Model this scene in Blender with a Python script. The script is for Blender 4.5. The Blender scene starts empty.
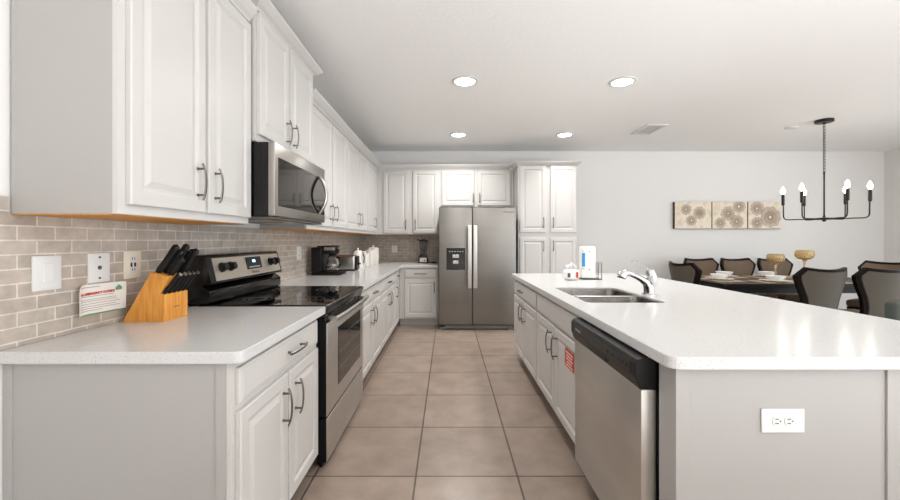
import bpy, bmesh, math, random
from mathutils import Vector, Matrix
random.seed(7)
PI = math.pi
SC = bpy.context.scene
COL = SC.collection

# ------------------------------------------------------------------ camera
cd = bpy.data.cameras.new('camera'); cam = bpy.data.objects.new('camera', cd); COL.objects.link(cam)
cam.location = (0, 0, 1.31); cam.rotation_euler = (PI/2, 0, 0)
cd.sensor_width = 36; cd.lens = 391/900*36
cd.shift_x = 2/900; cd.shift_y = -10/900
cd.clip_start = .05
SC.camera = cam
SC.view_settings.view_transform = 'Standard'; SC.view_settings.look = 'None'
SC.view_settings.gamma = 1; SC.view_settings.use_curve_mapping = False
SC.view_settings.exposure = 0.84
# ------------------------------------------------------------------ light
w = bpy.data.worlds.new('world'); SC.world = w; w.use_nodes = True
w.node_tree.nodes['Background'].inputs[0].default_value = (.89, .95, 1.0, 1)
w.node_tree.nodes['Background'].inputs[1].default_value = 2.35
CAN_W = 10.5      # each recessed lamp
BULB_E = 18.0
def area(name, loc, rot, sx, sy, power, col=(.97, .98, 1)):
    l = bpy.data.lights.new(name, 'AREA'); l.shape = 'RECTANGLE'; l.size = sx; l.size_y = sy
    l.energy = power; l.color = col
    o = bpy.data.objects.new(name, l); COL.objects.link(o); o.location = loc; o.rotation_euler = rot
    return o
# added fill light behind the camera, aimed up to brighten the ceiling
area('ceiling_fill', (2.8, -1.1, .5), (PI, 0, 0), 5.5, 1.6, 130)

# ------------------------------------------------------------------ materials
def srgb(r, g, b):
    f = lambda c: (c/255/12.92) if c/255 <= .04045 else ((c/255+.055)/1.055)**2.4
    return (f(r), f(g), f(b), 1)
def mat(name, col, rough=.5, metal=0, bump=None, coat=0, emit=None, trans=0, spec=.5, vary=None, aniso=0):
    m = bpy.data.materials.new(name); m.use_nodes = True
    nt = m.node_tree; b = nt.nodes['Principled BSDF']; N = nt.nodes.new; L = nt.links.new
    b.inputs['Base Color'].default_value = col
    b.inputs['Roughness'].default_value = rough; b.inputs['Metallic'].default_value = metal
    b.inputs['Coat Weight'].default_value = coat; b.inputs['Coat Roughness'].default_value = .05
    b.inputs['Transmission Weight'].default_value = trans
    b.inputs['Specular IOR Level'].default_value = spec
    if aniso: b.inputs['Anisotropic'].default_value = aniso
    tc = N('ShaderNodeTexCoord')
    if emit:
        b.inputs['Emission Color'].default_value = emit[0]; b.inputs['Emission Strength'].default_value = emit[1]
    if bump:      # scale, strength, distance, stretch
        mp = N('ShaderNodeMapping'); mp.inputs['Scale'].default_value = bump[3] if len(bump) > 3 else (1, 1, 1)
        n = N('ShaderNodeTexNoise'); n.inputs['Scale'].default_value = bump[0]; n.inputs['Detail'].default_value = 3
        bp = N('ShaderNodeBump'); bp.inputs['Strength'].default_value = bump[1]; bp.inputs['Distance'].default_value = bump[2]
        L(tc.outputs['Object'], mp.inputs[0]); L(mp.outputs[0], n.inputs['Vector']); L(n.outputs[0], bp.inputs['Height']); L(bp.outputs[0], b.inputs['Normal'])
    if vary:      # second colour, scale, stretch, lo, hi
        mp = N('ShaderNodeMapping'); mp.inputs['Scale'].default_value = vary[2]
        n = N('ShaderNodeTexNoise'); n.inputs['Scale'].default_value = vary[1]; n.inputs['Detail'].default_value = 5
        cr = N('ShaderNodeValToRGB'); cr.color_ramp.elements[0].position = vary[3]; cr.color_ramp.elements[1].position = vary[4]
        cr.color_ramp.elements[0].color = col; cr.color_ramp.elements[1].color = vary[0]
        L(tc.outputs['Object'], mp.inputs[0]); L(mp.outputs[0], n.inputs['Vector']); L(n.outputs[0], cr.inputs[0]); L(cr.outputs[0], b.inputs['Base Color'])
    return m
M = {}
M['paint'] = mat('wall_paint', srgb(234, 232, 229), .65, bump=(120, .15, .002))
M['ceil'] = mat('ceiling_texture', srgb(251, 250, 248), .7, bump=(34, .5, .006))
M['cab'] = mat('white_cabinet_paint', srgb(204, 201, 197), .36, spec=.35, bump=(60, .03, .001))
M['cab_shaded'] = mat('cabinet_paint_shaded', srgb(174, 171, 168), .38, spec=.35, bump=(3, .05, .002, (1, 1, .2)))  # darker copy of the white paint; shade on sides put into the colour
M['wood_raw'] = mat('raw_maple_underside', srgb(214, 150, 62), .5, vary=(srgb(190, 126, 48), 6, (1, 14, 14), .35, .7))
M['nickel'] = mat('brushed_nickel', srgb(118, 114, 109), .3, 1)
M['steel'] = mat('brushed_stainless', srgb(176, 172, 166), .30, 1, bump=(40, .06, .001, (1, 1, 40)))
M['steel_v'] = mat('brushed_stainless_sheet', srgb(216, 213, 208), .40, 1, bump=(30, .05, .001, (1, 1, 30)), vary=(srgb(194, 191, 186), 1.2, (1, 1, 4), .3, .8))
M['steel_fr'] = mat('refrigerator_stainless', srgb(146, 143, 138), .46, 1, bump=(30, .05, .001, (1, 1, 30)), vary=(srgb(136, 133, 128), 1.2, (1, 1, 4), .3, .8))
M['satin'] = mat('satin_light_steel', srgb(214, 211, 206), .42, .85)
M['sinksteel'] = mat('sink_steel', srgb(170, 166, 160), .24, 1)
M['steel_panel'] = mat('stove_panel_steel', srgb(196, 186, 174), .42, .75)
M['chrome'] = mat('polished_chrome', srgb(205, 205, 205), .06, 1)
M['black'] = mat('black_gloss_enamel', srgb(9, 9, 9), .16, spec=.4)
M['blackm'] = mat('black_plastic', srgb(13, 13, 13), .38, spec=.3)
M['dwblack'] = mat('dark_control_plastic', srgb(38, 36, 34), .35, spec=.35)
M['glassblk'] = mat('black_ceramic_glass', srgb(8, 8, 9), .04, coat=.2)
M['ovenglass'] = mat('oven_window_glass', srgb(30, 28, 27), .06, spec=.4)
M['mwglass'] = mat('microwave_window_glass', srgb(52, 46, 42), .04, .75)
M['white'] = mat('white_plastic', srgb(222, 222, 220), .35)
M['white_c'] = mat('white_ceramic', srgb(240, 238, 233), .2)
M['cream'] = mat('cream_ceramic', srgb(224, 218, 209), .3)
M['darkslot'] = mat('dark_slot', srgb(35, 33, 32), .6)
M['ivory'] = mat('ivory_plastic', srgb(232, 222, 206), .35)
M['grille'] = mat('grey_grille', srgb(95, 93, 88), .5)
M['bamboo'] = mat('bamboo_wood', srgb(226, 160, 72), .4, vary=(srgb(200, 126, 44), 5, (18, 18, 1.5), .35, .7))
M['paper'] = mat('printed_paper', srgb(236, 232, 226), .6)
M['red'] = mat('red_print', srgb(196, 52, 40), .5)
M['redpale'] = mat('pale_red_print', srgb(232, 200, 190), .5)
M['green'] = mat('green_print', srgb(100, 160, 110), .5)
M['grey_ink'] = mat('grey_ink', srgb(170, 166, 164), .6)
M['dark_ink'] = mat('dark_ink', srgb(80, 76, 72), .5)
M['blue'] = mat('blue_label', srgb(30, 140, 205), .4)
M['clear'] = mat('clear_glass', (1, 1, 1, 1), .02, trans=1, spec=.5)
M['clear'].node_tree.nodes['Principled BSDF'].inputs['IOR'].default_value = 1.25
M['plastic_wrap'] = mat('white_plastic_wrap', srgb(238, 236, 234), .25, bump=(25, .6, .01))
M['bronze'] = mat('dark_bronze', srgb(48, 44, 42), .35, .7)
M['bulb'] = mat('glowing_bulb', (1, 1, 1, 1), .3, emit=((1, .93, .84, 1), BULB_E))
M['lens'] = mat('glowing_lens', (1, 1, 1, 1), .3, emit=((1, .96, .9, 1), 9))
M['lcd'] = mat('lit_display_digits', (0.1, .3, 1, 1), .3, emit=((.3, .6, 1, 1), 1.6))
M['espresso'] = mat('espresso_wood', srgb(14, 10, 9), .36, spec=.15, vary=(srgb(28, 19, 15), 4, (1, 12, 12), .4, .7))
M['vinyl'] = mat('taupe_grey_vinyl', srgb(84, 79, 71), .55, spec=.2, bump=(90, .08, .001))
M['vinyl_front'] = mat('tan_brown_vinyl', srgb(112, 94, 76), .5, spec=.25, bump=(90, .08, .001))
M['sage'] = mat('sage_grey_fabric', srgb(78, 82, 76), .85, spec=.15, bump=(220, .3, .002))
M['placemat'] = mat('tan_woven_placemat', srgb(204, 176, 138), .7, bump=(200, .3, .002))
M['amber'] = mat('amber_glass', srgb(240, 218, 170), .12, trans=.75)
M['backing'] = mat('canvas_edge', srgb(70, 58, 46), .7)

def quartz():
    m = mat('speckled_white_quartz', srgb(228, 226, 222), .17, spec=.3); nt = m.node_tree; N = nt.nodes.new; L = nt.links.new
    b = nt.nodes['Principled BSDF']; tc = N('ShaderNodeTexCoord')
    v = N('ShaderNodeTexVoronoi'); v.inputs['Scale'].default_value = 170
    cr = N('ShaderNodeValToRGB'); e = cr.color_ramp.elements
    e[0].position = 0; e[0].color = srgb(104, 100, 94); e[1].position = .32; e[1].color = srgb(208, 208, 207)
    n = N('ShaderNodeTexNoise'); n.inputs['Scale'].default_value = 120; n.inputs['Detail'].default_value = 2
    c2 = N('ShaderNodeValToRGB'); c2.color_ramp.elements[0].position = .42; c2.color_ramp.elements[1].position = .6
    c2.color_ramp.elements[0].color = (1, 1, 1, 1); c2.color_ramp.elements[1].color = (0, 0, 0, 1)
    mx = N('ShaderNodeMixRGB'); mx.inputs[1].default_value = srgb(206, 205, 203)
    L(tc.outputs['Object'], v.inputs['Vector']); L(tc.outputs['Object'], n.inputs['Vector'])
    L(v.outputs['Distance'], cr.inputs[0]); L(n.outputs[0], c2.inputs[0]); L(c2.outputs[0], mx.inputs[0]); L(cr.outputs[0], mx.inputs[2])
    L(mx.outputs[0], b.inputs['Base Color'])
    return m
M['quartz'] = quartz()

def bricks(name, swap, bw, rh, mortar, c1, c2, cm, loc, offset, rough, nscale, bias=0, bumpd=.002):
    m = mat(name, c1, rough); nt = m.node_tree; N = nt.nodes.new; L = nt.links.new
    b = nt.nodes['Principled BSDF']; tc = N('ShaderNodeTexCoord')
    sx = N('ShaderNodeSeparateXYZ'); cx = N('ShaderNodeCombineXYZ'); L(tc.outputs['Object'], sx.inputs[0])
    for k, i in enumerate(swap): L(sx.outputs[i], cx.inputs[k])
    ad = N('ShaderNodeVectorMath'); ad.inputs[1].default_value = (loc[0], loc[1], 0); L(cx.outputs[0], ad.inputs[0])
    br = N('ShaderNodeTexBrick'); br.offset = offset; br.offset_frequency = 2; br.squash = 1
    br.inputs['Scale'].default_value = 1; br.inputs['Brick Width'].default_value = bw; br.inputs['Row Height'].default_value = rh
    br.inputs['Mortar Size'].default_value = mortar; br.inputs['Mortar Smooth'].default_value = .1; br.inputs['Bias'].default_value = bias
    br.inputs['Color1'].default_value = c1; br.inputs['Color2'].default_value = c2; br.inputs['Mortar'].default_value = cm
    L(ad.outputs[0], br.inputs['Vector'])
    n = N('ShaderNodeTexNoise'); n.inputs['Scale'].default_value = nscale; n.inputs['Detail'].default_value = 6; n.inputs['Roughness'].default_value = .6
    L(tc.outputs['Object'], n.inputs['Vector'])
    cr = N('ShaderNodeValToRGB'); cr.color_ramp.elements[0].position = .3; cr.color_ramp.elements[1].position = .72
    cr.color_ramp.elements[0].color = (.80, .80, .80, 1); cr.color_ramp.elements[1].color = (1.17, 1.17, 1.17, 1)
    L(n.outputs[0], cr.inputs[0])
    mx = N('ShaderNodeMixRGB'); mx.blend_type = 'MULTIPLY'; mx.inputs[0].default_value = 1
    L(br.outputs['Color'], mx.inputs[1]); L(cr.outputs[0], mx.inputs[2]); L(mx.outputs[0], b.inputs['Base Color'])
    bp = N('ShaderNodeBump'); bp.invert = True; bp.inputs['Strength'].default_value = .6; bp.inputs['Distance'].default_value = bumpd
    L(br.outputs['Fac'], bp.inputs['Height']); L(bp.outputs[0], b.inputs['Normal'])
    return m
M['floor'] = bricks('taupe_floor_tile', (0, 1), .5635, .568, .0055, srgb(150, 133, 120), srgb(158, 141, 128), srgb(92, 78, 68), (.178+5.635, -2.168+5.68), 0, .32, 4.6)
M['splash_l'] = bricks('backsplash_tile_left', (1, 2), .134, .0512, .0028, srgb(192, 181, 169), srgb(172, 161, 149), srgb(218, 211, 202), (-1.448+1.34, -1.309+1.536), .5, .3, 16)
M['splash_b'] = bricks('backsplash_tile_back', (0, 2), .134, .0512, .0028, srgb(186, 175, 163), srgb(168, 157, 146), srgb(208, 200, 190), (1.5+1.34, -1.309+1.536), .5, .3, 16)

# ------------------------------------------------------------------ helpers
def link(name, bm, m, parent=None, smooth=False, world=False):
    me = bpy.data.meshes.new(name)
    bmesh.ops.recalc_face_normals(bm, faces=bm.faces)
    bm.to_mesh(me); bm.free()
    if m is not None: me.materials.append(m if not isinstance(m, str) else M[m])
    if smooth:
        for p in me.polygons: p.use_smooth = True
        try: me.set_sharp_from_angle(angle=math.radians(35))
        except Exception: pass
    o = bpy.data.objects.new(name, me); COL.objects.link(o)
    if parent is not None:
        o.parent = parent
        if world:
            me.transform(full(parent).inverted())
    return o
def full(o):
    m = o.matrix_basis.copy()
    while o.parent: o = o.parent; m = o.matrix_basis @ m
    return m
def tag(o, label, cat, group=None, kind=None):
    o['label'] = label; o['category'] = cat
    if group: o['group'] = group
    if kind: o['kind'] = kind
    return o
def thing(name, label, cat, loc=(0, 0, 0), rz=0, group=None):
    o = bpy.data.objects.new(name, None); COL.objects.link(o)
    o.empty_display_size = .1
    o.location = loc; o.rotation_euler = (0, 0, rz)
    bpy_rot = Matrix.Rotation(rz, 4, 'Z'); o.matrix_basis = Matrix.Translation(loc) @ bpy_rot
    return tag(o, label, cat, group)
def dup(root, loc, rz, label, group=None):
    def cp(o, par):
        c = o.copy(); COL.objects.link(c)
        if par is not None: c.parent = par
        for ch in o.children: cp(ch, c)
        return c
    r = cp(root, None); r.matrix_basis = Matrix.Translation(loc) @ Matrix.Rotation(rz, 4, 'Z')
    r['label'] = label
    if group: r['group'] = group
    return r
def struct(name, bm, m, label=None):
    o = link(name, bm, m); o['kind'] = 'structure'
    if label: o['label'] = label
    return o
def bx(bm, x0, x1, y0, y1, z0, z1, bev=0, seg=2):
    x0, x1 = sorted((x0, x1)); y0, y1 = sorted((y0, y1)); z0, z1 = sorted((z0, z1))
    t = bmesh.new()
    bmesh.ops.create_cube(t, size=1)
    for v in t.verts:
        v.co = Vector(((x0+x1)/2+v.co.x*(x1-x0), (y0+y1)/2+v.co.y*(y1-y0), (z0+z1)/2+v.co.z*(z1-z0)))
    if bev: bmesh.ops.bevel(t, geom=list(t.edges), offset=bev, segments=seg, affect='EDGES', profile=.5)
    add(bm, t)
def add(bm, t, mtx=None):
    if mtx is not None: t.transform(mtx)
    me = bpy.data.meshes.new('tmp'); t.to_mesh(me); t.free(); bm.from_mesh(me); bpy.data.meshes.remove(me)
def box(*a, **k):
    bm = bmesh.new(); bx(bm, *a, **k); return bm
def prism(bm, pts, axis, a0, a1, bev=0):
    """closed polygon in the two other axes extruded along axis"""
    t = bmesh.new()
    def mk(p, a):
        if axis == 'x': return (a, p[0], p[1])
        if axis == 'y': return (p[0], a, p[1])
        return (p[0], p[1], a)
    f = t.faces.new([t.verts.new(mk(p, a0)) for p in pts])
    g = t.faces.new([t.verts.new(mk(p, a1)) for p in pts][::-1])
    fv = list(f.verts); gv = list(g.verts)[::-1]
    n = len(pts)
    for i in range(n): t.faces.new((fv[i], gv[i], gv[(i+1) % n], fv[(i+1) % n]))
    if bev:
        bmesh.ops.recalc_face_normals(t, faces=t.faces)
        bmesh.ops.bevel(t, geom=list(t.edges), offset=bev, segments=2, affect='EDGES', profile=.5)
    add(bm, t)
def tube(bm, pts, r, n=10, closed=False, flat=1.0, up=None):
    pts = [Vector(p) for p in pts]
    rr = r if isinstance(r, (list, tuple)) else [r]*len(pts)
    rings = []; prev = None
    for i, p in enumerate(pts):
        if closed: d = pts[(i+1) % len(pts)]-pts[i-1]
        else: d = pts[min(i+1, len(pts)-1)]-pts[max(i-1, 0)]
        d.normalize()
        if prev is None:
            u = Vector(up) if up else (Vector((0, 0, 1)) if abs(d.z) < .9 else Vector((1, 0, 0)))
        else: u = prev
        u = (u-d*u.dot(d)).normalized(); prev = u; v = d.cross(u)
        rings.append([bm.verts.new(p+(u*math.cos(2*PI*k/n)*flat+v*math.sin(2*PI*k/n))*rr[i]) for k in range(n)])
    m = len(rings)
    for i in range(m if closed else m-1):
        a, b = rings[i], rings[(i+1) % m]
        for k in range(n): bm.faces.new((a[k], a[(k+1) % n], b[(k+1) % n], b[k]))
    if not closed:
        bm.faces.new(rings[0][::-1]); bm.faces.new(rings[-1])
def lathe(bm, prof, cx=0, cy=0, n=24, cap=True):
    rings = []
    for r, z in prof:
        rings.append([bm.verts.new((cx+max(r, .0001)*math.cos(2*PI*k/n), cy+max(r, .0001)*math.sin(2*PI*k/n), z)) for k in range(n)])
    for a, b in zip(rings, rings[1:]):
        for k in range(n): bm.faces.new((a[k], a[(k+1) % n], b[(k+1) % n], b[k]))
    if cap:
        bm.faces.new(rings[0][::-1]); bm.faces.new(rings[-1])
def rounded(pts, rads, seg=6):
    out = []; n = len(pts)
    for i in range(n):
        p = Vector(pts[i]); a = Vector(pts[i-1]); b = Vector(pts[(i+1) % n]); r = rads[i]
        if r <= 0: out.append(tuple(p)); continue
        d1 = (a-p).normalized(); d2 = (b-p).normalized()
        p1 = p+d1*r; p2 = p+d2*r
        for k in range(seg+1):
            t = k/seg; q = p1*(1-t)**2+p*2*t*(1-t)+p2*t*t; out.append((q.x, q.y))
    return out
def slab(outer, z0, z1, holes=(), bev=.004):
    bm = bmesh.new()
    def loop(pts, z):
        vs = [bm.verts.new((p[0], p[1], z)) for p in pts]
        return vs, [bm.edges.new((vs[i], vs[(i+1) % len(vs)])) for i in range(len(vs))]
    for z in (z0, z1):
        es = []
        for l in [outer]+list(holes): es += loop(l, z)[1]
        bmesh.ops.triangle_fill(bm, use_beauty=True, use_dissolve=False, edges=es)
    bm.verts.ensure_lookup_table()
    n = sum(len(l) for l in [outer]+list(holes)); s = 0
    for l in [outer]+list(holes):
        k = len(l)
        for i in range(k):
            a, b = s+i, s+(i+1) % k
            bm.faces.new((bm.verts[a], bm.verts[b], bm.verts[b+n], bm.verts[a+n]))
        s += k
    bmesh.ops.recalc_face_normals(bm, faces=bm.faces)
    if bev:
        es = [e for e in bm.edges if len(e.link_faces) == 2 and abs(e.verts[0].co.z-e.verts[1].co.z) < 1e-6 and e.calc_face_angle(0) > .5]
        bmesh.ops.bevel(bm, geom=es, offset=bev, segments=2, affect='EDGES', profile=.5)
    return bm
def text(s, size, m, parent, loc, rot, name='lettering', align='CENTER', sx=1.0, world=False, bold=0):
    cu = bpy.data.curves.new('t', 'FONT'); cu.body = s; cu.size = size; cu.align_x = align; cu.align_y = 'CENTER'; cu.extrude = .0003; cu.offset = bold
    ob = bpy.data.objects.new('t', cu); COL.objects.link(ob)
    dg = bpy.context.evaluated_depsgraph_get(); dg.update()
    me = bpy.data.meshes.new_from_object(ob.evaluated_get(dg)); me.name = name
    bpy.data.objects.remove(ob); bpy.data.curves.remove(cu)
    from mathutils import Euler
    mt = Matrix.Translation(loc) @ Euler(rot).to_matrix().to_4x4() @ Matrix.Diagonal((sx, 1, 1, 1))
    me.transform(mt)
    if world: me.transform(full(parent).inverted())
    me.materials.clear(); me.materials.append(M[m])
    o = bpy.data.objects.new(name, me); COL.objects.link(o); o.parent = parent
    return o

# ------------------------------------------------------------------ setting
XW, YB, XR, ZC, YN = -1.53, 6.78, 7.56, 2.845, -3.6
struct('floor', box(XW-.1, XR+.1, YN, YB+.1, -.1, 0), 'floor')
struct('ceiling', box(XW-.1, XR+.1, YN, YB+.1, ZC, ZC+.1), 'ceil')
struct('wall_left', box(XW-.1, XW, YN, YB+.1, 0, ZC), 'paint')
struct('wall_back', box(XW, XR, YB, YB+.1, 0, ZC), 'paint')
struct('wall_rear_blocker', box(XW, 4.4, YN, YN+.1, 0, ZC), 'paint')  # unseen partial wall, added to dim reflections in the refrigerator
struct('wall_right', box(XR, XR+.1, 3.6, YB+.1, 0, ZC), 'paint')
bm = bmesh.new(); bx(bm, 1.99, XR, YB-.015, YB, 0, .11, .004)
struct('baseboard_back', bm, 'cab')
struct('baseboard_right', box(XR-.015, XR, 3.6, YB-.016, 0, .11, bev=.004), 'cab')
CZ = .932          # counter top
UZ = 1.402         # underside of wall cabinets
bm = bmesh.new(); bx(bm, XW, XW+.008, .4, 1.355, CZ+.001, 1.464); bx(bm, XW, XW+.008, 1.355, YB, CZ+.001, UZ+.002)
struct('trim_1', bm, 'splash_l', 'taupe stone subway tile backsplash on the left wall')
struct('trim_2', box(XW+.008, -.15, YB-.008, YB, CZ+.001, UZ+.002), 'splash_b', 'taupe stone subway tile backsplash on the back wall')

# ------------------------------------------------------------------ cabinet building blocks
def door_bm(x0, x1, z0, z1, y=-.001, t=.021, rail=.058):
    """raised panel door, front at y-t"""
    bm = bmesh.new(); rail = min(rail, (x1-x0)*.24)
    f = y-t
    L = [(0, y), (0, f+.004), (.004, f), (rail-.008, f), (rail, f+.004), (rail+.005, f+.009), (rail+.014, f+.009), (rail+.036, f+.001), (rail+.038, f+.001)]
    rings = []
    for ins, yy in L:
        rings.append([bm.verts.new((xx, yy, zz)) for xx, zz in ((x0+ins, z0+ins), (x1-ins, z0+ins), (x1-ins, z1-ins), (x0+ins, z1-ins))])
    for a, b in zip(rings, rings[1:]):
        for k in range(4): bm.faces.new((a[k], a[(k+1) % 4], b[(k+1) % 4], b[k]))
    bm.faces.new(rings[0][::-1]); bm.faces.new(rings[-1])
    return bm
def drawer_bm(x0, x1, z0, z1, y=-.001, t=.021):
    bm = bmesh.new(); f = y-t
    L = [(0, y), (0, f+.007), (.006, f+.003), (.014, f+.002), (.018, f)]
    rings = []
    for ins, yy in L:
        rings.append([bm.verts.new((xx, yy, zz)) for xx, zz in ((x0+ins, z0+ins), (x1-ins, z0+ins), (x1-ins, z1-ins), (x0+ins, z1-ins))])
    for a, b in zip(rings, rings[1:]):
        for k in range(4): bm.faces.new((a[k], a[(k+1) % 4], b[(k+1) % 4], b[k]))
    bm.faces.new(rings[0][::-1]); bm.faces.new(rings[-1])
    return bm
def pull_bm(cx, cz, ln, vert, y=-.022):
    """bowed bar pull on two posts"""
    bm = bmesh.new(); c = ln*.36
    for s in (-1, 1):
        px, pz = (cx, cz+s*c) if vert else (cx+s*c, cz)
        tube(bm, [(px, y+.002, pz), (px, y-.026, pz)], .0048, 8)
        tube(bm, [(px, y+.0015, pz), (px, y-.002, pz)], .0075, 8)
    pts = []
    for i in range(13):
        u = i/6-1; d = y-.026-.011*(1-u*u)+.004*max(0, abs(u)-.72)*4
        pts.append((cx, d, cz+u*ln/2) if vert else (cx+u*ln/2, d, cz))
    tube(bm, pts, .0066, 8, flat=.62, up=(0, 1, 0))
    return bm
def cabinet(name, label, org, rz, w_, dep, z0, z1, fronts, toe=0, group=None, body_top=None, cat='cabinet', raw=False, side_trim=False):
    r = thing(name, label, cat, (org[0], org[1], 0), rz, group)
    bt = body_top or z1
    bm = bmesh.new(); bx(bm, 0.001, w_-.001, .018, dep, z0+toe, bt)
    if raw:
        pass
    link('body', bm, 'cab_shaded', r)
    if toe: link('toe_kick', box(.001, w_-.001, .085, .10, z0, z0+toe-.001), 'cab', r)
    # face frame with openings behind the fronts
    ff = bmesh.new(); sw = .03
    xs = sorted(set([0]+[f[1] for f in fronts]+[f[2] for f in fronts]+[w_]))
    bx(ff, 0, w_, 0, .0175, z0+toe, z1)
    link('face_frame', ff, 'cab', r)
    if raw: link('underside_panel', box(.002, w_-.002, .02, dep-.002, z0-.004, z0+.0), 'wood_raw', r)['label'] = 'bare maple underside'
    for f in fronts:
        kind, a, b, c, d, h = f[:6]
        o = link(kind, door_bm(a, b, c, d) if kind == 'door' else drawer_bm(a, b, c, d), 'cab', r)
        if h:
            hx, hz, ln, vert = h
            link('handle', pull_bm(hx, hz, ln, vert), 'nickel', o, smooth=True)['label'] = 'brushed nickel bow pull'
    return r
R90 = PI/2
VH = .165
# ---- left run, base cabinets (face plane X=-.745, looking towards +X)
XF = -.745
def L_(y0, y1, y_org): return y0-y_org, y1-y_org
c = cabinet('base_cabinet', 'white base cabinet at the near left, one wide drawer over two doors', (XF, 1.345), R90, .865, .783, 0, .888,
    [('drawer', .022, .835, .737, .862, (.50, .80, .20, False)), ('door', .022, .425, .115, .710, (.375, .575, VH, True)), ('door', .445, .835, .115, .710, (.512, .572, VH, True))], toe=.105)
# exposed end panel with stiles
bm = bmesh.new(); bx(bm, -.004, 0.0009, .752, .782, 0, .888); link('end_stile', bm, 'cab_shaded', c)
bm = bmesh.new(); bx(bm, -.004, 0.0009, .018, .052, 0, .888); link('end_stile', bm, 'cab_shaded', c)
cabinet('base_cabinet', 'white base cabinet just beyond the stove, drawer over two doors', (XF, 3.20), R90, 1.065, .775, 0, .888,
    [('drawer', .02, 1.05, .737, .862, (.63, .80, .17, False)), ('door', .02, .53, .115, .710, (.475, .59, VH, True)), ('door', .55, 1.05, .115, .710, (.60, .59, VH, True))], toe=.105)
cabinet('base_cabinet', 'white base cabinet in the middle of the far left run, below the toaster', (XF, 4.266), R90, 1.07, .775, 0, .888,
    [('drawer', .02, 1.05, .737, .862, (.50, .80, .17, False)), ('door', .02, .53, .115, .710, (.47, .59, VH, True)), ('door', .55, 1.05, .115, .710, (.61, .59, VH, True))], toe=.105)
cabinet('base_cabinet', 'narrow white base cabinet at the far end of the left run by the corner', (XF, 5.337), R90, .605, .775, 0, .888,
    [('drawer', .02, .44, .737, .862, (.23, .80, .15, False)), ('door', .02, .44, .115, .710, (.075, .59, VH, True))], toe=.105)
# back wall base cabinet
cabinet('base_cabinet', 'white base cabinet on the back wall, beside the fridge under the blender', (-.744, 5.965), 0, .60, .80, 0, .888,
    [('drawer', .083, .568, .737, .864, (.325, .80, .19, False)), ('door', .083, .568, .132, .712, (.535, .60, VH, True))], toe=.105)
# ---- island cabinets (face X=.752 looking to -X); origin at far end
XI = .752
cabinet('island_cabinet', 'white island cabinet at the far end, drawer over two doors with bow pulls', (XI, 4.37), -R90, 1.13, .74, 0, .888,
    [('drawer', .05, 1.11, .728, .868, (.50, .80, .17, False)), ('door', .05, .575, .13, .712, (.515, .595, VH, True)), ('door', .59, 1.11, .13, .712, (.66, .595, VH, True))], toe=.105)
sinkcab = cabinet('sink_cabinet', 'white sink base cabinet in the island, blank front over two doors', (XI, 3.238), -R90, 1.085, .74, 0, .888,
    [('drawer_front', .015, 1.07, .728, .868, None), ('door', .015, .54, .13, .712, (.465, .595, VH, True)), ('door', .555, 1.07, .13, .712, (.61, .588, VH, True))], toe=.105, body_top=.66)
# ---- wall cabinets, left run
XU = -1.15
cabinet('wall_cabinet', 'tall white two door wall cabinet at the near left above the knife block', (XU, 1.36), R90, .893, .37, UZ, 2.56,
    [('door', .034, .463, 1.437, 2.545, (.405, 1.572, VH, True)), ('door', .488, .883, 1.437, 2.545, (.535, 1.572, VH, True))], raw=True)
cabinet('wall_cabinet', 'high white two door wall cabinet directly above the microwave', (-1.11, 2.255), R90, .915, .41, 1.884, 2.64,
    [('door', .012, .43, 1.925, 2.632, (.385, 2.035, VH, True)), ('door', .455, .90, 1.925, 2.632, (.495, 2.035, VH, True))])
cabinet('wall_cabinet', 'white wall cabinet right of the microwave above the coffee maker', (XU, 3.172), R90, 1.20, .37, UZ, 2.46,
    [('door', .02, .645, 1.437, 2.445, (.585, 1.572, VH, True)), ('door', .672, 1.19, 1.437, 2.445, (.73, 1.572, VH, True))], raw=True)
cabinet('wall_cabinet', 'white wall cabinet in the middle of the left run above the toaster', (XU, 4.373), R90, 1.115, .37, UZ, 2.46,
    [('door', .015, .565, 1.437, 2.445, (.51, 1.572, VH, True)), ('door', .59, 1.105, 1.437, 2.445, (.645, 1.572, VH, True))], raw=True)
cabinet('wall_cabinet', 'white single door wall cabinet at the far left above the canisters', (XU, 5.489), R90, .93, .37, UZ, 2.46,
    [('door', .018, .70, 1.437, 2.445, (.50, 1.572, VH, True))], raw=True)
# ---- back wall cabinets
YU = 6.42
cabinet('wall_cabinet', 'white two door wall cabinet on the back wall above the blender', (-1.149, YU), 0, 1.004, .35, UZ, 2.46,
    [('door', .092, .500, 1.425, 2.445, (.46, 1.56, VH, True)), ('door', .573, .985, 1.425, 2.445, (.615, 1.56, VH, True))], raw=True)
cabinet('wall_cabinet', 'short wide white wall cabinet directly above the refrigerator', (-.144, YU), 0, 1.218, .35, 1.85, 2.46,
    [('door', .045, .575, 1.875, 2.445, (.555, 2.0, VH, True)), ('door', .632, 1.17, 1.875, 2.445, (.66, 2.0, VH, True))])
cabinet('pantry_cabinet', 'floor to top white pantry with four doors beside the fridge', (1.078, 6.02), 0, .905, .752, 0, 2.45,
    [('door', .025, .425, 1.425, 2.445, (.385, 1.575, VH, True)), ('door', .495, .890, 1.425, 2.445, (.535, 1.575, VH, True)),
     ('door', .025, .425, .13, 1.345, (.385, 1.22, VH, True)), ('door', .495, .890, .13, 1.345, (.535, 1.22, VH, True))], toe=.105)

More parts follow.
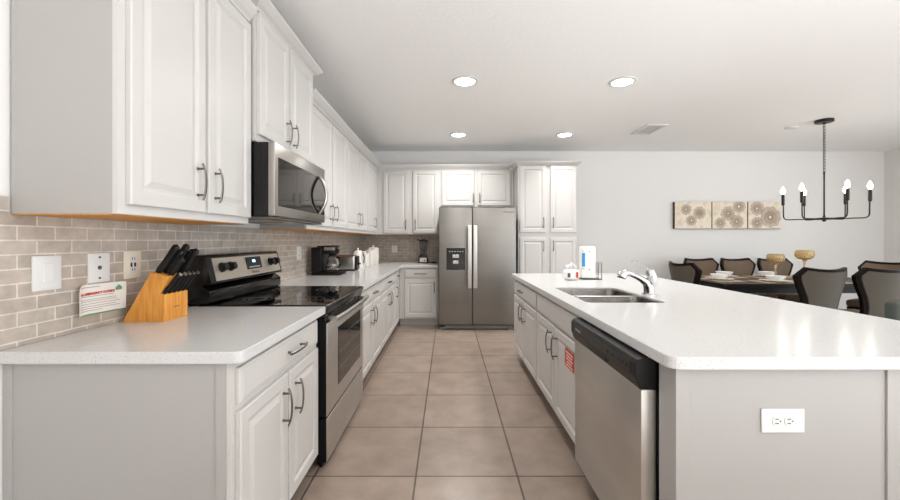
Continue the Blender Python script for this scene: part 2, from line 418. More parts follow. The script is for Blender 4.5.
# ---- crown mouldings, swept along a path in plan; profile = (out, up)
CP = [(0, 0), (.010, 0), (.014, .014), (.03, .03), (.052, .062), (.056, .078), (0, .078)]
def crown(label, path, outs, z, so=1.0, sz=1.0):
    bm = bmesh.new(); rings = []
    for (x, y), (ox, oy) in zip(path, outs):
        rings.append([bm.verts.new((x+ox*a*so, y+oy*a*so, z+b*sz)) for a, b in CP])
    n = len(CP)
    for a, b in zip(rings, rings[1:]):
        for k in range(n): bm.faces.new((a[k], a[(k+1) % n], b[(k+1) % n], b[k]))
    bm.faces.new(rings[0][::-1]); bm.faces.new(rings[-1])
    o = link('crown_moulding', bm, 'cab'); tag(o, label, 'crown moulding')
e = .001
crown('white crown moulding on top of the tall near left wall cabinet', [(XW+.01, 1.36), (XU, 1.36), (XU, 2.25)], [(0, -1), (1, -1), (1, 0)], 2.562)
crown('highest white crown moulding on the cabinet above the microwave', [(XW+.01, 2.255), (-1.11, 2.255), (-1.11, 3.17), (XW+.01, 3.17)], [(0, -1), (1, -1), (1, 1), (0, 1)], 2.641, 1.35, .80)
crown('long white crown moulding running from beside the microwave round the corner to the pantry', [(XU, 3.175), (XU, YU), (1.01, YU)], [(1, 0), (1, -1), (0, -1)], 2.462, 1.35, 1)
crown('white crown moulding on top of the pantry', [(1.078, YU-.06), (1.078, 6.02), (1.983, 6.02), (1.983, YB-.01)], [(-1, 0), (-1, -1), (1, -1), (1, 0)], 2.452, 1.15, .75)

# ------------------------------------------------------------------ countertops
TH = .042
o = link('countertop', slab(rounded([(XW+.002, 1.318), (-.698, 1.318), (-.698, 2.226), (XW+.002, 2.226)], [0, .035, 0, 0]), CZ-TH, CZ), 'quartz')
tag(o, 'short white speckled quartz countertop at the near left under the knife block', 'countertop')
o = link('countertop', slab(rounded([(XW+.002, 3.196), (-.698, 3.196), (-.698, 5.92), (-.146, 5.92), (-.146, YB-.002), (XW+.002, YB-.002)], [0, 0, .03, 0, 0, 0]), CZ-TH, CZ), 'quartz')
tag(o, 'long L shaped white quartz countertop carrying the coffee maker and blender', 'countertop')
hole = rounded([(.845, 2.36), (1.325, 2.36), (1.325, 3.125), (.845, 3.125)], [.045]*4)
o = link('countertop', slab(rounded([(.717, 1.26), (2.12, 1.26), (2.12, 4.43), (.717, 4.43)], [.05, .05, .03, .03]), CZ-TH, CZ, [hole]), 'quartz')
tag(o, 'large white quartz island countertop with an undermount sink cutout', 'countertop')

# ------------------------------------------------------------------ island base
t = thing('kitchen_island', 'painted island end and back panels under the quartz overhang', 'kitchen island', (1.1, 1.3, 0))
link('end_panel', box(.80, 1.45, 1.297, 1.385, 0, .888), 'cab_shaded', t, world=True)
link('corner_post', box(.752, .7995, 1.29, 1.395, 0, .888, bev=.002), 'cab_shaded', t, world=True)
link('corner_post', box(1.4505, 1.50, 1.29, 1.395, 0, .888, bev=.002), 'cab_shaded', t, world=True)
link('back_panel', box(1.494, 1.52, 1.396, 4.37, 0, .888), 'cab_shaded', t, world=True)
for yy in (1.75, 3.0, 4.2):
    bm = bmesh.new(); prism(bm, [(1.52, .888), (1.90, .888), (1.90, .86), (1.75, .82), (1.60, .70), (1.52, .60)], 'y', yy, yy+.05, .004)
    link('corbel', bm, 'cab', t, world=True)
bm = bmesh.new(); bx(bm, 1.036, 1.178, 1.291, 1.2965, .673, .752, .002)
og = thing('power_outlet', 'white horizontal duplex power outlet on the island end panel', 'outlet', (1.107, 1.296, .712))
link('cover_plate', bm, 'white', og, world=True)
def receptacle(bm_plate, bm_slot, cx, cz, y, hor):
    n = 20; t2 = bmesh.new()
    ring = [(math.cos(2*PI*k/n)*.0165, max(-.0125, min(.0125, math.sin(2*PI*k/n)*.0165))) for k in range(n)]
    pts = [((a, b) if not hor else (b, a)) for a, b in ring]
    return pts
for cx in (1.087, 1.127):
    bm = bmesh.new()
    prism(bm, [(cx+.0165*math.cos(2*PI*k/20), .7125+max(-.015, min(.015, .0185*math.sin(2*PI*k/20)))) for k in range(20)], 'y', 1.289, 1.292)
    f = link('receptacle', bm, 'white', og, world=True)
    bm = bmesh.new(); bx(bm, cx-.008, cx+.003, 1.288, 1.2895, .718, .7205); bx(bm, cx-.008, cx+.003, 1.288, 1.2895, .704, .7065); bx(bm, cx+.007, cx+.011, 1.288, 1.2895, .7105, .7145)
    link('slots', bm, 'darkslot', f, world=True)

# ------------------------------------------------------------------ dishwasher
t = thing('dishwasher', 'stainless dishwasher with black control strip built into the island', 'dishwasher', (.72, 1.78, 0))
Y0, Y1 = 1.40, 2.148
link('tub', box(.753, 1.40, Y0+.004, Y1, .11, .886), 'blackm', t, world=True)
link('toe_plate', box(.80, .815, Y0+.01, Y1-.01, .001, .109), 'blackm', t, world=True)
d = link('door', box(.695, .752, Y0+.008, Y1-.004, .112, .771, bev=.006), 'steel_v', t, world=True, smooth=True)
bm = bmesh.new(); prism(bm, [(.752, .884), (.700, .884), (.684, .878), (.675, .862), (.675, .815), (.690, .773), (.752, .773)], 'y', Y0+.008, Y1-.004, .002)
cp = link('control_panel', bm, 'blackm', t, world=True)
link('control_face', box(.6735, .676, 1.45, 2.09, .819, .860, bev=.0008), 'dwblack', cp, world=True)
link('pocket_handle', box(.6755, .684, 1.68, 1.90, .786, .815, bev=.001), 'darkslot', cp, world=True)
for yy, rr in ((1.475, .006), (1.51, .006), (1.545, .006), (1.60, .0075), (1.65, .006)):
    bm = bmesh.new(); tube(bm, [(.674, yy, .84), (.6715, yy, .84)], rr, 10); link('button', bm, 'blackm', cp, world=True)
text('Whirlpool', .018, 'grey_ink', cp, (.6733, 2.03, .84), (PI/2, 0, -PI/2), 'logo', world=True)

# ------------------------------------------------------------------ red sticker on sink cabinet door
t = thing('door_sticker', 'square red and white notice stuck on the sink cabinet door beside the dishwasher', 'sticker', (.73, 2.35, .55))
link('sheet', box(.7278, .7292, 2.262, 2.435, .535, .643), 'red', t, world=True)
bm = bmesh.new()
for k, (a, b) in enumerate(((.018, .155), (.03, .14), (.02, .15), (.04, .13), (.02, .155))):
    bx(bm, .7272, .7279, 2.262+a, 2.262+b, .630-k*.019-.010, .630-k*.019)
link('printing', bm, 'redpale', t, world=True)

# ------------------------------------------------------------------ sink
t = thing('kitchen_sink', 'double bowl stainless steel sink set under the island worktop', 'sink', (1.08, 2.74, .69))
def bowl(x0, x1, y0, y1, zt, zb):
    bm = bmesh.new(); rings = []
    for ins, z in ((-.0035, zt), (0, zt), (.004, zt-.02), (.010, zb+.05), (.03, zb+.012), (.07, zb)):
        p = rounded([(x0+ins, y0+ins), (x1-ins, y0+ins), (x1-ins, y1-ins), (x0+ins, y1-ins)], [.06]*4, 5)
        rings.append([bm.verts.new((q[0], q[1], z)) for q in p])
    n = len(rings[0])
    for a, b in zip(rings, rings[1:]):
        for k in range(n): bm.faces.new((a[k], a[(k+1) % n], b[(k+1) % n], b[k]))
    bm.faces.new(rings[-1])
    bmesh.ops.solidify(bm, geom=list(bm.faces), thickness=.002)
    return bm
link('bowl', bowl(.850, 1.320, 2.366, 2.722, CZ-.014, .70), 'sinksteel', t, world=True, smooth=True)
link('bowl', bowl(.850, 1.320, 2.758, 3.119, CZ-.014, .70), 'sinksteel', t, world=True, smooth=True)
link('divider', box(.852, 1.318, 2.7195, 2.7605, CZ-.07, CZ-.013, bev=.006), 'sinksteel', t, world=True)
for yy in (2.545, 2.93):
    bm = bmesh.new(); lathe(bm, [(.045, .703), (.045, .706), (.03, .7065), (.012, .704)], 1.085, yy); link('drain', bm, 'chrome', t, world=True, smooth=True)

# ------------------------------------------------------------------ faucet
t = thing('kitchen_faucet', 'chrome pull-out kitchen faucet with raised lever behind the sink', 'faucet', (1.395, 2.72, CZ))
fx, fy = 1.395, 2.72
bm = bmesh.new(); lathe(bm, [(.046, CZ), (.046, CZ+.006), (.036, CZ+.01)], fx, fy, 24); link('base', bm, 'chrome', t, world=True, smooth=True)
bm = bmesh.new()
tube(bm, [(fx+.002, fy, CZ+.008), (fx, fy, CZ+.05), (fx-.020, fy, CZ+.083), (fx-.055, fy, CZ+.108), (fx-.085, fy, CZ+.124), (fx-.112, fy, CZ+.134)],
     [.034, .033, .028, .022, .019, .017], 16)
link('spout', bm, 'chrome', t, world=True, smooth=True)
bm = bmesh.new()
tube(bm, [(fx-.108, fy, CZ+.134), (fx-.130, fy, CZ+.146), (fx-.155, fy, CZ+.150), (fx-.176, fy, CZ+.140), (fx-.186, fy, CZ+.120)], [.018, .021, .026, .032, .034], 16)
sh = link('spray_head', bm, 'chrome', t, world=True, smooth=True)
bm = bmesh.new(); tube(bm, [(fx-.1855, fy, CZ+.121), (fx-.188, fy, CZ+.111)], [.031, .029], 16); link('spray_face', bm, 'grille', sh, world=True, smooth=True)
bm = bmesh.new(); tube(bm, [(fx-.118, fy, CZ+.150), (fx-.095, fy, CZ+.152)], [.008, .006], 8); link('spray_button', bm, 'chrome', sh, world=True, smooth=True)
bm = bmesh.new(); tube(bm, [(fx+.012, fy, CZ+.040), (fx+.022, fy, CZ+.08), (fx+.020, fy, CZ+.13), (fx+.008, fy, CZ+.165), (fx-.002, fy, CZ+.178)], [.024, .032, .034, .028, .012], 14)
link('valve_body', bm, 'chrome', t, world=True, smooth=True)
bm = bmesh.new(); tube(bm, [(fx+.002, fy, CZ+.172), (fx-.03, fy, CZ+.195), (fx-.075, fy, CZ+.222), (fx-.115, fy, CZ+.228)], [.012, .009, .008, .007], 10, flat=.6)
link('lever', bm, 'chrome', t, world=True, smooth=True)

# ------------------------------------------------------------------ soap things on island
t = thing('sponge_pack', 'crumpled white plastic pack with red print left of the tall paper pack', 'package', (1.165, 3.70, CZ))
bm = bmesh.new(); tt = bmesh.new(); bmesh.ops.create_icosphere(tt, subdivisions=4, radius=1)
for v in tt.verts:
    c = v.co; sgn = lambda a: math.copysign(abs(a)**.5, a)
    v.co = Vector((sgn(c.x)*.070, sgn(c.y)*.05, .052+sgn(c.z)*.05))
    k = .006*math.sin(c.x*9+c.z*5)+.005*math.sin(c.y*13+c.x*7)
    v.co += Vector((k, k, 0)) if v.co.z > .02 else Vector((0, 0, 0))
add(bm, tt, Matrix.Translation((1.165, 3.70, CZ)))
link('wrapping', bm, 'plastic_wrap', t, world=True, smooth=True)
bm = bmesh.new(); random.seed(3)
for k in range(7):
    a = k/7*2*PI
    tube(bm, [(1.165+.045*math.cos(a), 3.70+.03*math.sin(a), CZ+.095), (1.165+.05*math.cos(a), 3.7+.03*math.sin(a), CZ+.125+.02*math.sin(3*k)), (1.165+.01*math.cos(a+1), 3.70, CZ+.150+.01*math.cos(k)), (1.165-.04*math.cos(a), 3.70, CZ+.12)], [.008, .014, .012, .006], 7, flat=.35)
link('gathered_top', bm, 'plastic_wrap', t, world=True, smooth=True)
bm = bmesh.new(); bx(bm, 1.115, 1.14, 3.640, 3.644, CZ+.03, CZ+.07); link('print_mark', bm, 'dark_ink', t, world=True)
bm = bmesh.new(); bx(bm, 1.195, 1.215, 3.640, 3.644, CZ+.025, CZ+.08); link('print_mark', bm, 'red', t, world=True)
t = thing('paper_pack', 'tall white paper pack with a blue label standing in an acrylic holder', 'paper pack', (1.345, 3.76, CZ))
bm = bmesh.new(); bx(bm, 1.272, 1.405, 3.715, 3.80, CZ+.012, CZ+.315, .012, 3); link('pack', bm, 'paper', t, world=True, smooth=True)
link('label_panel', box(1.272, 1.302, 3.712, 3.7155, CZ+.125, CZ+.255), 'blue', t, world=True)
bm = bmesh.new(); bx(bm, 1.272, 1.296, 3.7125, 3.7148, CZ+.268, CZ+.276); bx(bm, 1.33, 1.355, 3.7125, 3.7148, CZ+.268, CZ+.276); bx(bm, 1.275, 1.296, 3.7125, 3.7148, CZ+.10, CZ+.112); bx(bm, 1.335, 1.352, 3.7125, 3.7148, CZ+.09, CZ+.105)
link('small_print', bm, 'grey_ink', t, world=True)
h = thing('acrylic_holder', 'clear acrylic holder around the foot of the tall paper pack', 'holder', (1.36, 3.76, CZ))
bm = bmesh.new(); bx(bm, 1.27, 1.46, 3.700, 3.84, CZ, CZ+.010, .002); link('tray', bm, 'clear', h, world=True)
bm = bmesh.new(); bx(bm, 1.42, 1.426, 3.705, 3.835, CZ+.011, CZ+.165, .001); bx(bm, 1.454, 1.46, 3.705, 3.835, CZ+.011, CZ+.165, .001); link('side_wall', bm, 'clear', h, world=True)

# ------------------------------------------------------------------ stove
t = thing('stove', 'stainless and black freestanding electric range between the left counters', 'stove', (-1.05, 2.71, 0))
S0, S1 = 2.232, 3.186
link('body', box(-1.45, -.752, S0, S1, .06, .905), 'blackm', t, world=True)
bm = bmesh.new(); bx(bm, -1.43, -.688, S0-.001, S1+.001, .906, .934, .006, 3); bx(bm, -.752, -.702, S0+.001, S1-.001, .865, .905, .004)
link('cooktop_frame', bm, 'black', t, world=True, smooth=True)
g = link('glass_top', box(-1.37, -.70, S0+.012, S1-.012, .9342, .9375), 'glassblk', t, world=True)
for (cx, cy, r) in ((-.90, 2.47, .115), (-.90, 2.95, .09), (-1.20, 2.47, .085), (-1.20, 2.95, .115)):
    bm = bmesh.new()
    for rr in (r, r*.6):
        lathe(bm, [(rr-.0015, .9376), (rr-.0015, .9379), (rr+.0015, .9379), (rr+.0015, .9376)], cx, cy, 40, cap=False)
    link('burner_ring', bm, 'grille', g, world=True)
d = link('oven_door', box(-.75, -.6985, S0+.006, S1-.006, .295, .832, bev=.003), 'blackm', t, world=True)
link('steel_facing', box(-.698, -.692, S0+.008, S1-.008, .297, .830, bev=.0025), 'steel_v', d, world=True, smooth=True)
link('window', box(-.6925, -.6895, 2.46, 3.08, .40, .765, bev=.001), 'ovenglass', d, world=True)
bm = bmesh.new()
for zz in (.50, .60, .69): tube(bm, [(-.689, 2.49, zz), (-.689, 3.05, zz)], .0015, 6)
link('rack_lines', bm, 'grille', d, world=True)
bm = bmesh.new(); n = 13
tube(bm, [(-.662-.012*(abs(i/6-1)**4)+.020, 2.262+i/12*.90, .852) for i in range(n)], .017, 12, flat=.9)
for yy in (2.30, 3.12): bx(bm, -.705, -.655, yy-.012, yy+.012, .838, .864, .003)
link('handle', bm, 'steel', d, world=True, smooth=True)
link('door_top_trim', box(-.75, -.704, S0+.006, S1-.006, .834, .862, bev=.003), 'black', t, world=True)
d = link('storage_drawer', box(-.75, -.6985, S0+.006, S1-.006, .035, .285, bev=.003), 'blackm', t, world=True)
link('steel_facing', box(-.698, -.692, S0+.008, S1-.008, .037, .283, bev=.0025), 'steel_v', d, world=True, smooth=True)
link('kick_plate', box(-.74, -.725, S0+.02, S1-.02, .0, .034), 'blackm', t, world=True)
# backguard
bm = bmesh.new()
prism(bm, [(-1.50, .935), (-1.375, .935), (-1.362, .95), (-1.362, 1.01), (-1.385, 1.03), (-1.41, 1.045), (-1.358, 1.050), (-1.352, 1.056), (-1.388, 1.212), (-1.398, 1.222), (-1.50, 1.222)], 'y', S0+.004, S1-.004, .003)
bg = link('backguard', bm, 'black', t, world=True, smooth=True)
def onpanel(y, f, off=0):     # f = 0 bottom .. 1 top of the slanted face
    return Vector((-1.352-.036*f+off*.974, y, 1.056+.156*f+off*.225))
def slantbox(name, y0, y1, f0, f1, t0, t1, m, par, bev=.001):
    bm = bmesh.new(); vs = []
    for (y, f, o_) in ((y0, f0, t0), (y1, f0, t0), (y1, f1, t0), (y0, f1, t0), (y0, f0, t1), (y1, f0, t1), (y1, f1, t1), (y0, f1, t1)):
        vs.append(bm.verts.new(onpanel(y, f, o_)))
    for q in ((0, 1, 2, 3), (4, 5, 6, 7), (0, 1, 5, 4), (1, 2, 6, 5), (2, 3, 7, 6), (3, 0, 4, 7)): bm.faces.new([vs[i] for i in q])
    bmesh.ops.recalc_face_normals(bm, faces=bm.faces)
    return link(name, bm, m, par, world=True)
slantbox('control_plate', S0+.055, S1-.03, .08, .93, .0005, .004, 'steel_panel', bg)
slantbox('display', 2.655, 2.86, .34, .86, .0041, .008, 'blackm', bg)
slantbox('clock_digits', 2.735, 2.775, .62, .74, .0081, .0088, 'lcd', bg)
slantbox('display_buttons', 2.68, 2.83, .40, .46, .0081, .0088, 'grey_ink', bg)
for yy in (2.36, 2.455, 3.00, 3.085):
    bm = bmesh.new(); a = onpanel(yy, .56, .004); b = onpanel(yy, .56, .014); c2 = onpanel(yy, .56, .040)
    tube(bm, [a, b, b+(c2-b)*.05, c2], [.030, .030, .024, .022], 18)
    link('control_knob', bm, 'blackm', bg, world=True, smooth=True)
text('Whirlpool', .026, 'dark_ink', bg, tuple(onpanel(2.755, .2, .0048)), (PI/2-.22, 0, PI/2), 'logo', world=True)

# ------------------------------------------------------------------ microwave
t = thing('microwave', 'stainless over-the-range microwave hanging above the stove', 'microwave', (-1.2, 2.71, 1.45))
W0, W1 = 2.258, 3.178
link('body', box(-1.50, -1.042, W0, W1, 1.447, 1.878, bev=.003), 'black', t, world=True)
d = link('door', box(-1.041, -1.0, W0, W1, 1.449, 1.880, bev=.008), 'steel', t, world=True, smooth=True)
link('window', box(-1.0015, -.9975, 2.305, 3.155, 1.510, 1.798, bev=.002), 'mwglass', d, world=True)
bm = bmesh.new(); pts = []
for i in range(17):
    u = i/8-1; pts.append((-.994+.055*(1-u*u), 3.02, 1.655+u*.145))
tube(bm, pts, .015, 12, flat=.8)
link('handle', bm, 'steel', d, world=True, smooth=True)
bm = bmesh.new(); bx(bm, -1.45, -1.02, W0+.01, W1-.01, 1.433, 1.4465, .002)
v = link('vent_base', bm, 'grille', t, world=True)
bm = bmesh.new()
for a in (2.32, 2.78): bx(bm, -1.35, -1.08, a, a+.32, 1.430, 1.4328)
link('grease_filter', bm, 'steel', v, world=True)
bm = bmesh.new(); bx(bm, -1.13, -1.08, 2.66, 2.75, 1.430, 1.4328); link('task_lamp_lens', bm, 'white', v, world=True)

# ------------------------------------------------------------------ refrigerator
t = thing('refrigerator', 'stainless side by side refrigerator with black ice dispenser', 'refrigerator', (.43, 6.1, 0))
FX0, FX1, FYF = -.131, .99, 5.68
link('body', box(FX0+.004, FX1-.006, 5.775, 6.70, .055, 1.765), 'blackm', t, world=True)
dl = link('door', box(FX0, .350, FYF, 5.77, .078, 1.782, bev=.010), 'steel_fr', t, world=True, smooth=True)
dr = link('door', box(.358, FX1, FYF, 5.77, .078, 1.782, bev=.010), 'steel_fr', t, world=True, smooth=True)
for x0, dd in ((.283, dl), (.364, dr)):
    bm = bmesh.new(); prism(bm, rounded([(FYF-.062, 0), (FYF-.040, 0), (FYF-.040, .056), (FYF-.062, .056)], [.008]*4), 'x', 0, .9)
    bm.free(); bm = bmesh.new()
    bx(bm, x0, x0+.058, FYF-.066, FYF-.046, .615, 1.52, .008, 3)
    for zz in (.65, 1.485): bx(bm, x0+.012, x0+.046, FYF-.047, FYF+.001, zz-.02, zz+.02, .003)
    link('handle', bm, 'satin', dd, world=True, smooth=True)['label'] = 'flat brushed steel handle'
dp = link('dispenser', box(-.022, .248, FYF-.006, FYF+.002, .876, 1.196, bev=.003), 'black', dl, world=True)
bm = bmesh.new(); bx(bm, .065, .158, FYF-.016, FYF-.0065, 1.05, 1.095, .002); bx(bm, .07, .15, FYF-.022, FYF-.0065, .965, 1.01, .002)
link('paddle', bm, 'steel', dl, world=True)
bm = bmesh.new()
for k in range(6): bx(bm, .015+k*.038, .035+k*.038, FYF-.0072, FYF-.0062, 1.135, 1.15)
link('dispenser_icons', bm, 'grey_ink', dl, world=True)
text('Whirlpool', .038, 'dark_ink', dr, (.88, FYF-.0008, 1.717), (PI/2, 0, 0), 'logo', world=True)
link('base_grille', box(FX0+.08, FX1-.06, 5.70, 5.76, .018, .070), 'grille', t, world=True)
for a, b in ((FX0+.01, FX0+.10), (FX1-.12, FX1-.01)): link('leveling_foot', box(a, b, 5.685, 5.76, 0, .045, bev=.004), 'grille', t, world=True)
for a in (FX0+.02, FX1-.14): link('hinge_cap', box(a, a+.12, 5.70, 5.80, 1.782, 1.80, bev=.004), 'grille', t, world=True)

# ------------------------------------------------------------------ wall plates, left wall
def plate(name, label, y0, y1, z0, z1, m='white'):
    if y0 < 3: y0 -= .012; y1 -= .012
    r = thing(name, label, 'outlet' if 'outlet' in name else ('switch' if 'switch' in name else 'wall plate'), (XW+.008, (y0+y1)/2, (z0+z1)/2))
    link('cover_plate', box(XW+.0085, XW+.015, y0, y1, z0, z1, bev=.0025), m, r, world=True, smooth=True)
    return r
XP = XW+.0151
r = plate('light_switch', 'white rocker light switch on the tiles nearest the left edge', 1.438, 1.546, 1.120, 1.250)
link('rocker', box(XP-.001, XP+.004, 1.463, 1.500, 1.150, 1.222, bev=.002), 'white', r, world=True)
r = plate('cable_plate', 'white cable jack wall plate above the posted notice', 1.660, 1.765, 1.126, 1.253)
bm = bmesh.new()
for zz, rr in ((1.235, .0045), (1.190, .009), (1.145, .0045)): tube(bm, [(XP-.001, 1.700, zz), (XP+.003, 1.700, zz)], rr, 12)
link('jack_and_screws', bm, 'dark_ink', r, world=True)
def sockets(r, yc, zc, X, sgn='x'):
    for dz in (.026, -.026):
        bm = bmesh.new()
        ring = [(yc+.019*math.cos(2*PI*k/20), zc+dz+max(-.016, min(.016, .021*math.sin(2*PI*k/20)))) for k in range(20)]
        if sgn == 'x': prism(bm, ring, 'x', X-.001, X+.002)
        else: prism(bm, ring, 'y', X-.002, X+.001)
        f = link('receptacle', bm, 'white', r, world=True)
        bm = bmesh.new()
        for yy in (-.008, .006):
            if sgn == 'x': bx(bm, X+.002, X+.0028, yc+yy, yc+yy+.003, zc+dz-.003, zc+dz+.010)
            else: bx(bm, yc+yy, yc+yy+.003, X-.0028, X-.002, zc+dz-.003, zc+dz+.010)
        link('slots', bm, 'darkslot', f, world=True)
r = plate('power_outlet', 'ivory outlet with charging ports on the tiles above the knife block', 1.842, 1.944, 1.126, 1.257, 'ivory')
sockets(r, 1.881, 1.1915, XP)
bm = bmesh.new()
for yy in (1.866, 1.888): bx(bm, XP, XP+.003, yy, yy+.008, 1.182, 1.201)
link('usb_port', bm, 'darkslot', r, world=True)
r = plate('power_outlet', 'white outlet on the left tiles between the stove and coffee maker', 3.93, 4.04, 1.11, 1.243)
sockets(r, 3.985, 1.1765, XP)
r = thing('power_outlet', 'white outlet on the back wall tiles between canisters and blender', 'outlet', (-.93, YB-.008, 1.155))
link('cover_plate', box(-.975, -.875, YB-.0145, YB-.0085, 1.095, 1.215, bev=.0025), 'white', r, world=True)
sockets(r, -.925, 1.155, YB-.0146, 'y')

# ------------------------------------------------------------------ posted notice
t = thing('posted_notice', 'printed white notice with red heading taped low on the tiles', 'notice', (XW+.01, 1.73, .99))
def sheet_x(u): return XW+.010+.030*max(0, (.30-u)/.30)**2+.012*max(0, (u-.8)/.2)**2
def shp(u, v):     # u along y, v up
    z0, z1 = .988, 1.118
    cut = .030*max(0, 1-u/.14)**2
    return (z0+.004*(1-u))+(z1-cut-z0)*v
def sheet_strip(name, u0, u1, v0, v1, off, th, m, par):
    bm = bmesh.new(); n = 18; A = []; B = []
    for i in range(n+1):
        u = u0+(u1-u0)*i/n; y = 1.580+.25*u
        for L2, dx in ((A, off), (B, off+th)):
            L2.append((bm.verts.new((sheet_x(u)+dx, y, shp(u, v0))), bm.verts.new((sheet_x(u)+dx, y, shp(u, v1)))))
    for i in range(n):
        for L2 in (A, B): bm.faces.new((L2[i][0], L2[i+1][0], L2[i+1][1], L2[i][1]))
        bm.faces.new((A[i][0], A[i+1][0], B[i+1][0], B[i][0])); bm.faces.new((A[i][1], A[i+1][1], B[i+1][1], B[i][1]))
    for i in (0, n): bm.faces.new((A[i][0], A[i][1], B[i][1], B[i][0]))
    return link(name, bm, m, par, world=True, smooth=True)
sh = sheet_strip('sheet', 0, 1, 0, 1, 0, .0012, 'paper', t)
sheet_strip('green_edge', .02, 1, .0, .045, .0013, .0004, 'green', t)
random.seed(5)
bm = None
for i, v in enumerate((.80, .60, .50, .44, .36, .28, .21, .14)):
    sheet_strip('text_line', .09, .5 if i == 0 else random.uniform(.55, .93), v+(.10 if i == 0 else 0), v+(.125 if i == 0 else .022), .0013, .0003, 'grey_ink', t)
me_ = text('IN A EMERGENCY OUTSIDE', .0145, 'red', t, (XW+.0125, 1.690, 1.081), (PI/2, 0, PI/2), 'heading', world=True, bold=.0006)
for v in me_.data.vertices: v.co.x += sheet_x((v.co.y+1.73-1.580)/.25)-XW-.010+.0005
bm = bmesh.new(); prism(bm, [(1.784, 1.083), (1.815, 1.083), (1.815, 1.094), (1.7995, 1.106), (1.784, 1.094)], 'x', sheet_x(.9)+.0013, sheet_x(.9)+.004)
link('house_logo', bm, 'green', t, world=True)

# ------------------------------------------------------------------ knife block
t = thing('knife_block', 'slanted light bamboo knife block against the tiles on the near counter', 'knife block', (-1.40, 1.88, CZ))
bm = bmesh.new(); prism(bm, [(-1.500, CZ), (-1.390, CZ), (-1.288, 1.142), (-1.368, 1.162)], 'y', 1.80, 1.965, .002); link('main_block', bm, 'bamboo', t, world=True)
bm = bmesh.new(); prism(bm, [(-1.3895, CZ), (-1.308, CZ), (-1.308, 1.058), (-1.333, 1.0625)], 'y', 1.80, 1.965, .002); link('steak_knife_block', bm, 'bamboo', t, world=True)
bm = bmesh.new(); bx(bm, -1.3078, -1.3072, 1.865, 1.905, .99, .994); link('logo', bm, 'dark_ink', t, world=True)
def knife(label, p, ln, r, lean, dy, blade=False):
    """p = slot mouth, handle rises along the block's slope"""
    k = thing('kitchen_knife', label, 'knife', p, 0, 'knives in the bamboo block')
    dr = Vector((math.sin(lean), dy, math.cos(lean))).normalized(); q = Vector((dr.z, 0, -dr.x))
    P = Vector((0, 0, 0))
    pts = [P-dr*.0, P+dr*ln*.12, P+dr*ln*.4+q*.004, P+dr*ln*.75+q*.0015, P+dr*ln*.93+q*.005, P+dr*ln+q*.009]
    bm = bmesh.new(); tube(bm, pts, [r*.85, r, r*1.02, r*.92, r*1.12, r*.7], 10, flat=.62, up=(0, 1, 0))
    link('handle', bm, 'blackm', k, smooth=True)
    if blade:
        bm = bmesh.new(); tube(bm, [pts[-1]-dr*.004, pts[-1]+dr*.006], r*.9, 8, flat=.6, up=(0, 1, 0)); link('butt_cap', bm, 'steel', k, smooth=True)
    bm = bmesh.new(); tube(bm, [P-dr*.045, P+dr*.004], [r*.5, r*.7], 6, flat=.25, up=(0, 1, 0)); link('blade', bm, 'steel', k)
    return k
sl = math.atan2(.102, .210)
big = [(1.822, .150, -1.352), (1.850, .128, -1.338), (1.880, .155, -1.345), (1.912, .118, -1.330), (1.944, .125, -1.340), (1.835, .095, -1.305), (1.900, .14, -1.303)]
place = ['wall side front corner', 'second from front on the wall side', 'middle of the wall side row', 'fourth along the wall side row', 'far end of the wall side row', 'nearer one in the room side row of the tall part', 'farther one in the room side row of the tall part']
for (yy, ln, xx), pl in zip(big, place):
    zz = 1.162-.25*(xx+1.368)
    knife('large black handled knife, '+pl, (xx, yy, zz), ln, .016, sl+.08, .10)
for i, yy in enumerate((1.815, 1.846, 1.877, 1.908, 1.939)):
    knife('small black steak knife with steel butt, '+['nearest', 'second', 'middle', 'fourth', 'farthest'][i]+' in the low front row', (-1.320, yy, 1.0615), .112, .0105, sl+.14, .12, True)

# ------------------------------------------------------------------ coffee maker, toaster, kettle, canisters
t = thing('coffee_maker', 'black drip coffee maker with glass carafe on the left counter', 'coffee maker', (-1.30, 4.3, CZ))
x0, y0 = -1.46, 4.16
link('base', box(x0, x0+.36, y0, y0+.24, CZ, CZ+.035, bev=.012), 'blackm', t, world=True, smooth=True)
link('water_tower', box(x0, x0+.125, y0, y0+.24, CZ+.034, CZ+.30, bev=.012), 'blackm', t, world=True, smooth=True)
bm = bmesh.new(); lathe(bm, [(.055, CZ+.215), (.085, CZ+.235), (.092, CZ+.27), (.092, CZ+.31), (.08, CZ+.318)], x0+.215, y0+.12, 28); bx(bm, x0+.06, x0+.21, y0+.03, y0+.21, CZ+.225, CZ+.315, .01)
link('brew_head', bm, 'blackm', t, world=True, smooth=True)
bm = bmesh.new(); tube(bm, [(x0+.305, y0+.07, CZ+.29), (x0+.312, y0+.12, CZ+.29), (x0+.305, y0+.17, CZ+.29)], .010, 8); bx(bm, x0+.15, x0+.28, y0+.028, y0+.034, CZ+.268, CZ+.30, .002)
link('trim_band', bm, 'steel', t, world=True, smooth=True)
cf = bmesh.new(); lathe(cf, [(.06, CZ+.040), (.082, CZ+.060), (.085, CZ+.10), (.07, CZ+.155), (.052, CZ+.195), (.055, CZ+.205)], x0+.225, y0+.12, 28, cap=False)
cf.faces.new([v for v in cf.verts if abs(v.co.z-(CZ+.040)) < 1e-5]) if False else None
bmesh.ops.solidify(cf, geom=list(cf.faces), thickness=.003)
ca = thing('glass_carafe', 'glass coffee carafe with black handle standing in the coffee maker', 'carafe', (x0+.225, y0+.12, CZ+.036))
link('jug', cf, 'clear', ca, world=True, smooth=True)
bm = bmesh.new(); tube(bm, [(x0+.28, y0+.09, CZ+.19), (x0+.335, y0+.06, CZ+.185), (x0+.345, y0+.055, CZ+.12), (x0+.30, y0+.08, CZ+.075)], .010, 8); link('handle', bm, 'blackm', ca, world=True, smooth=True)
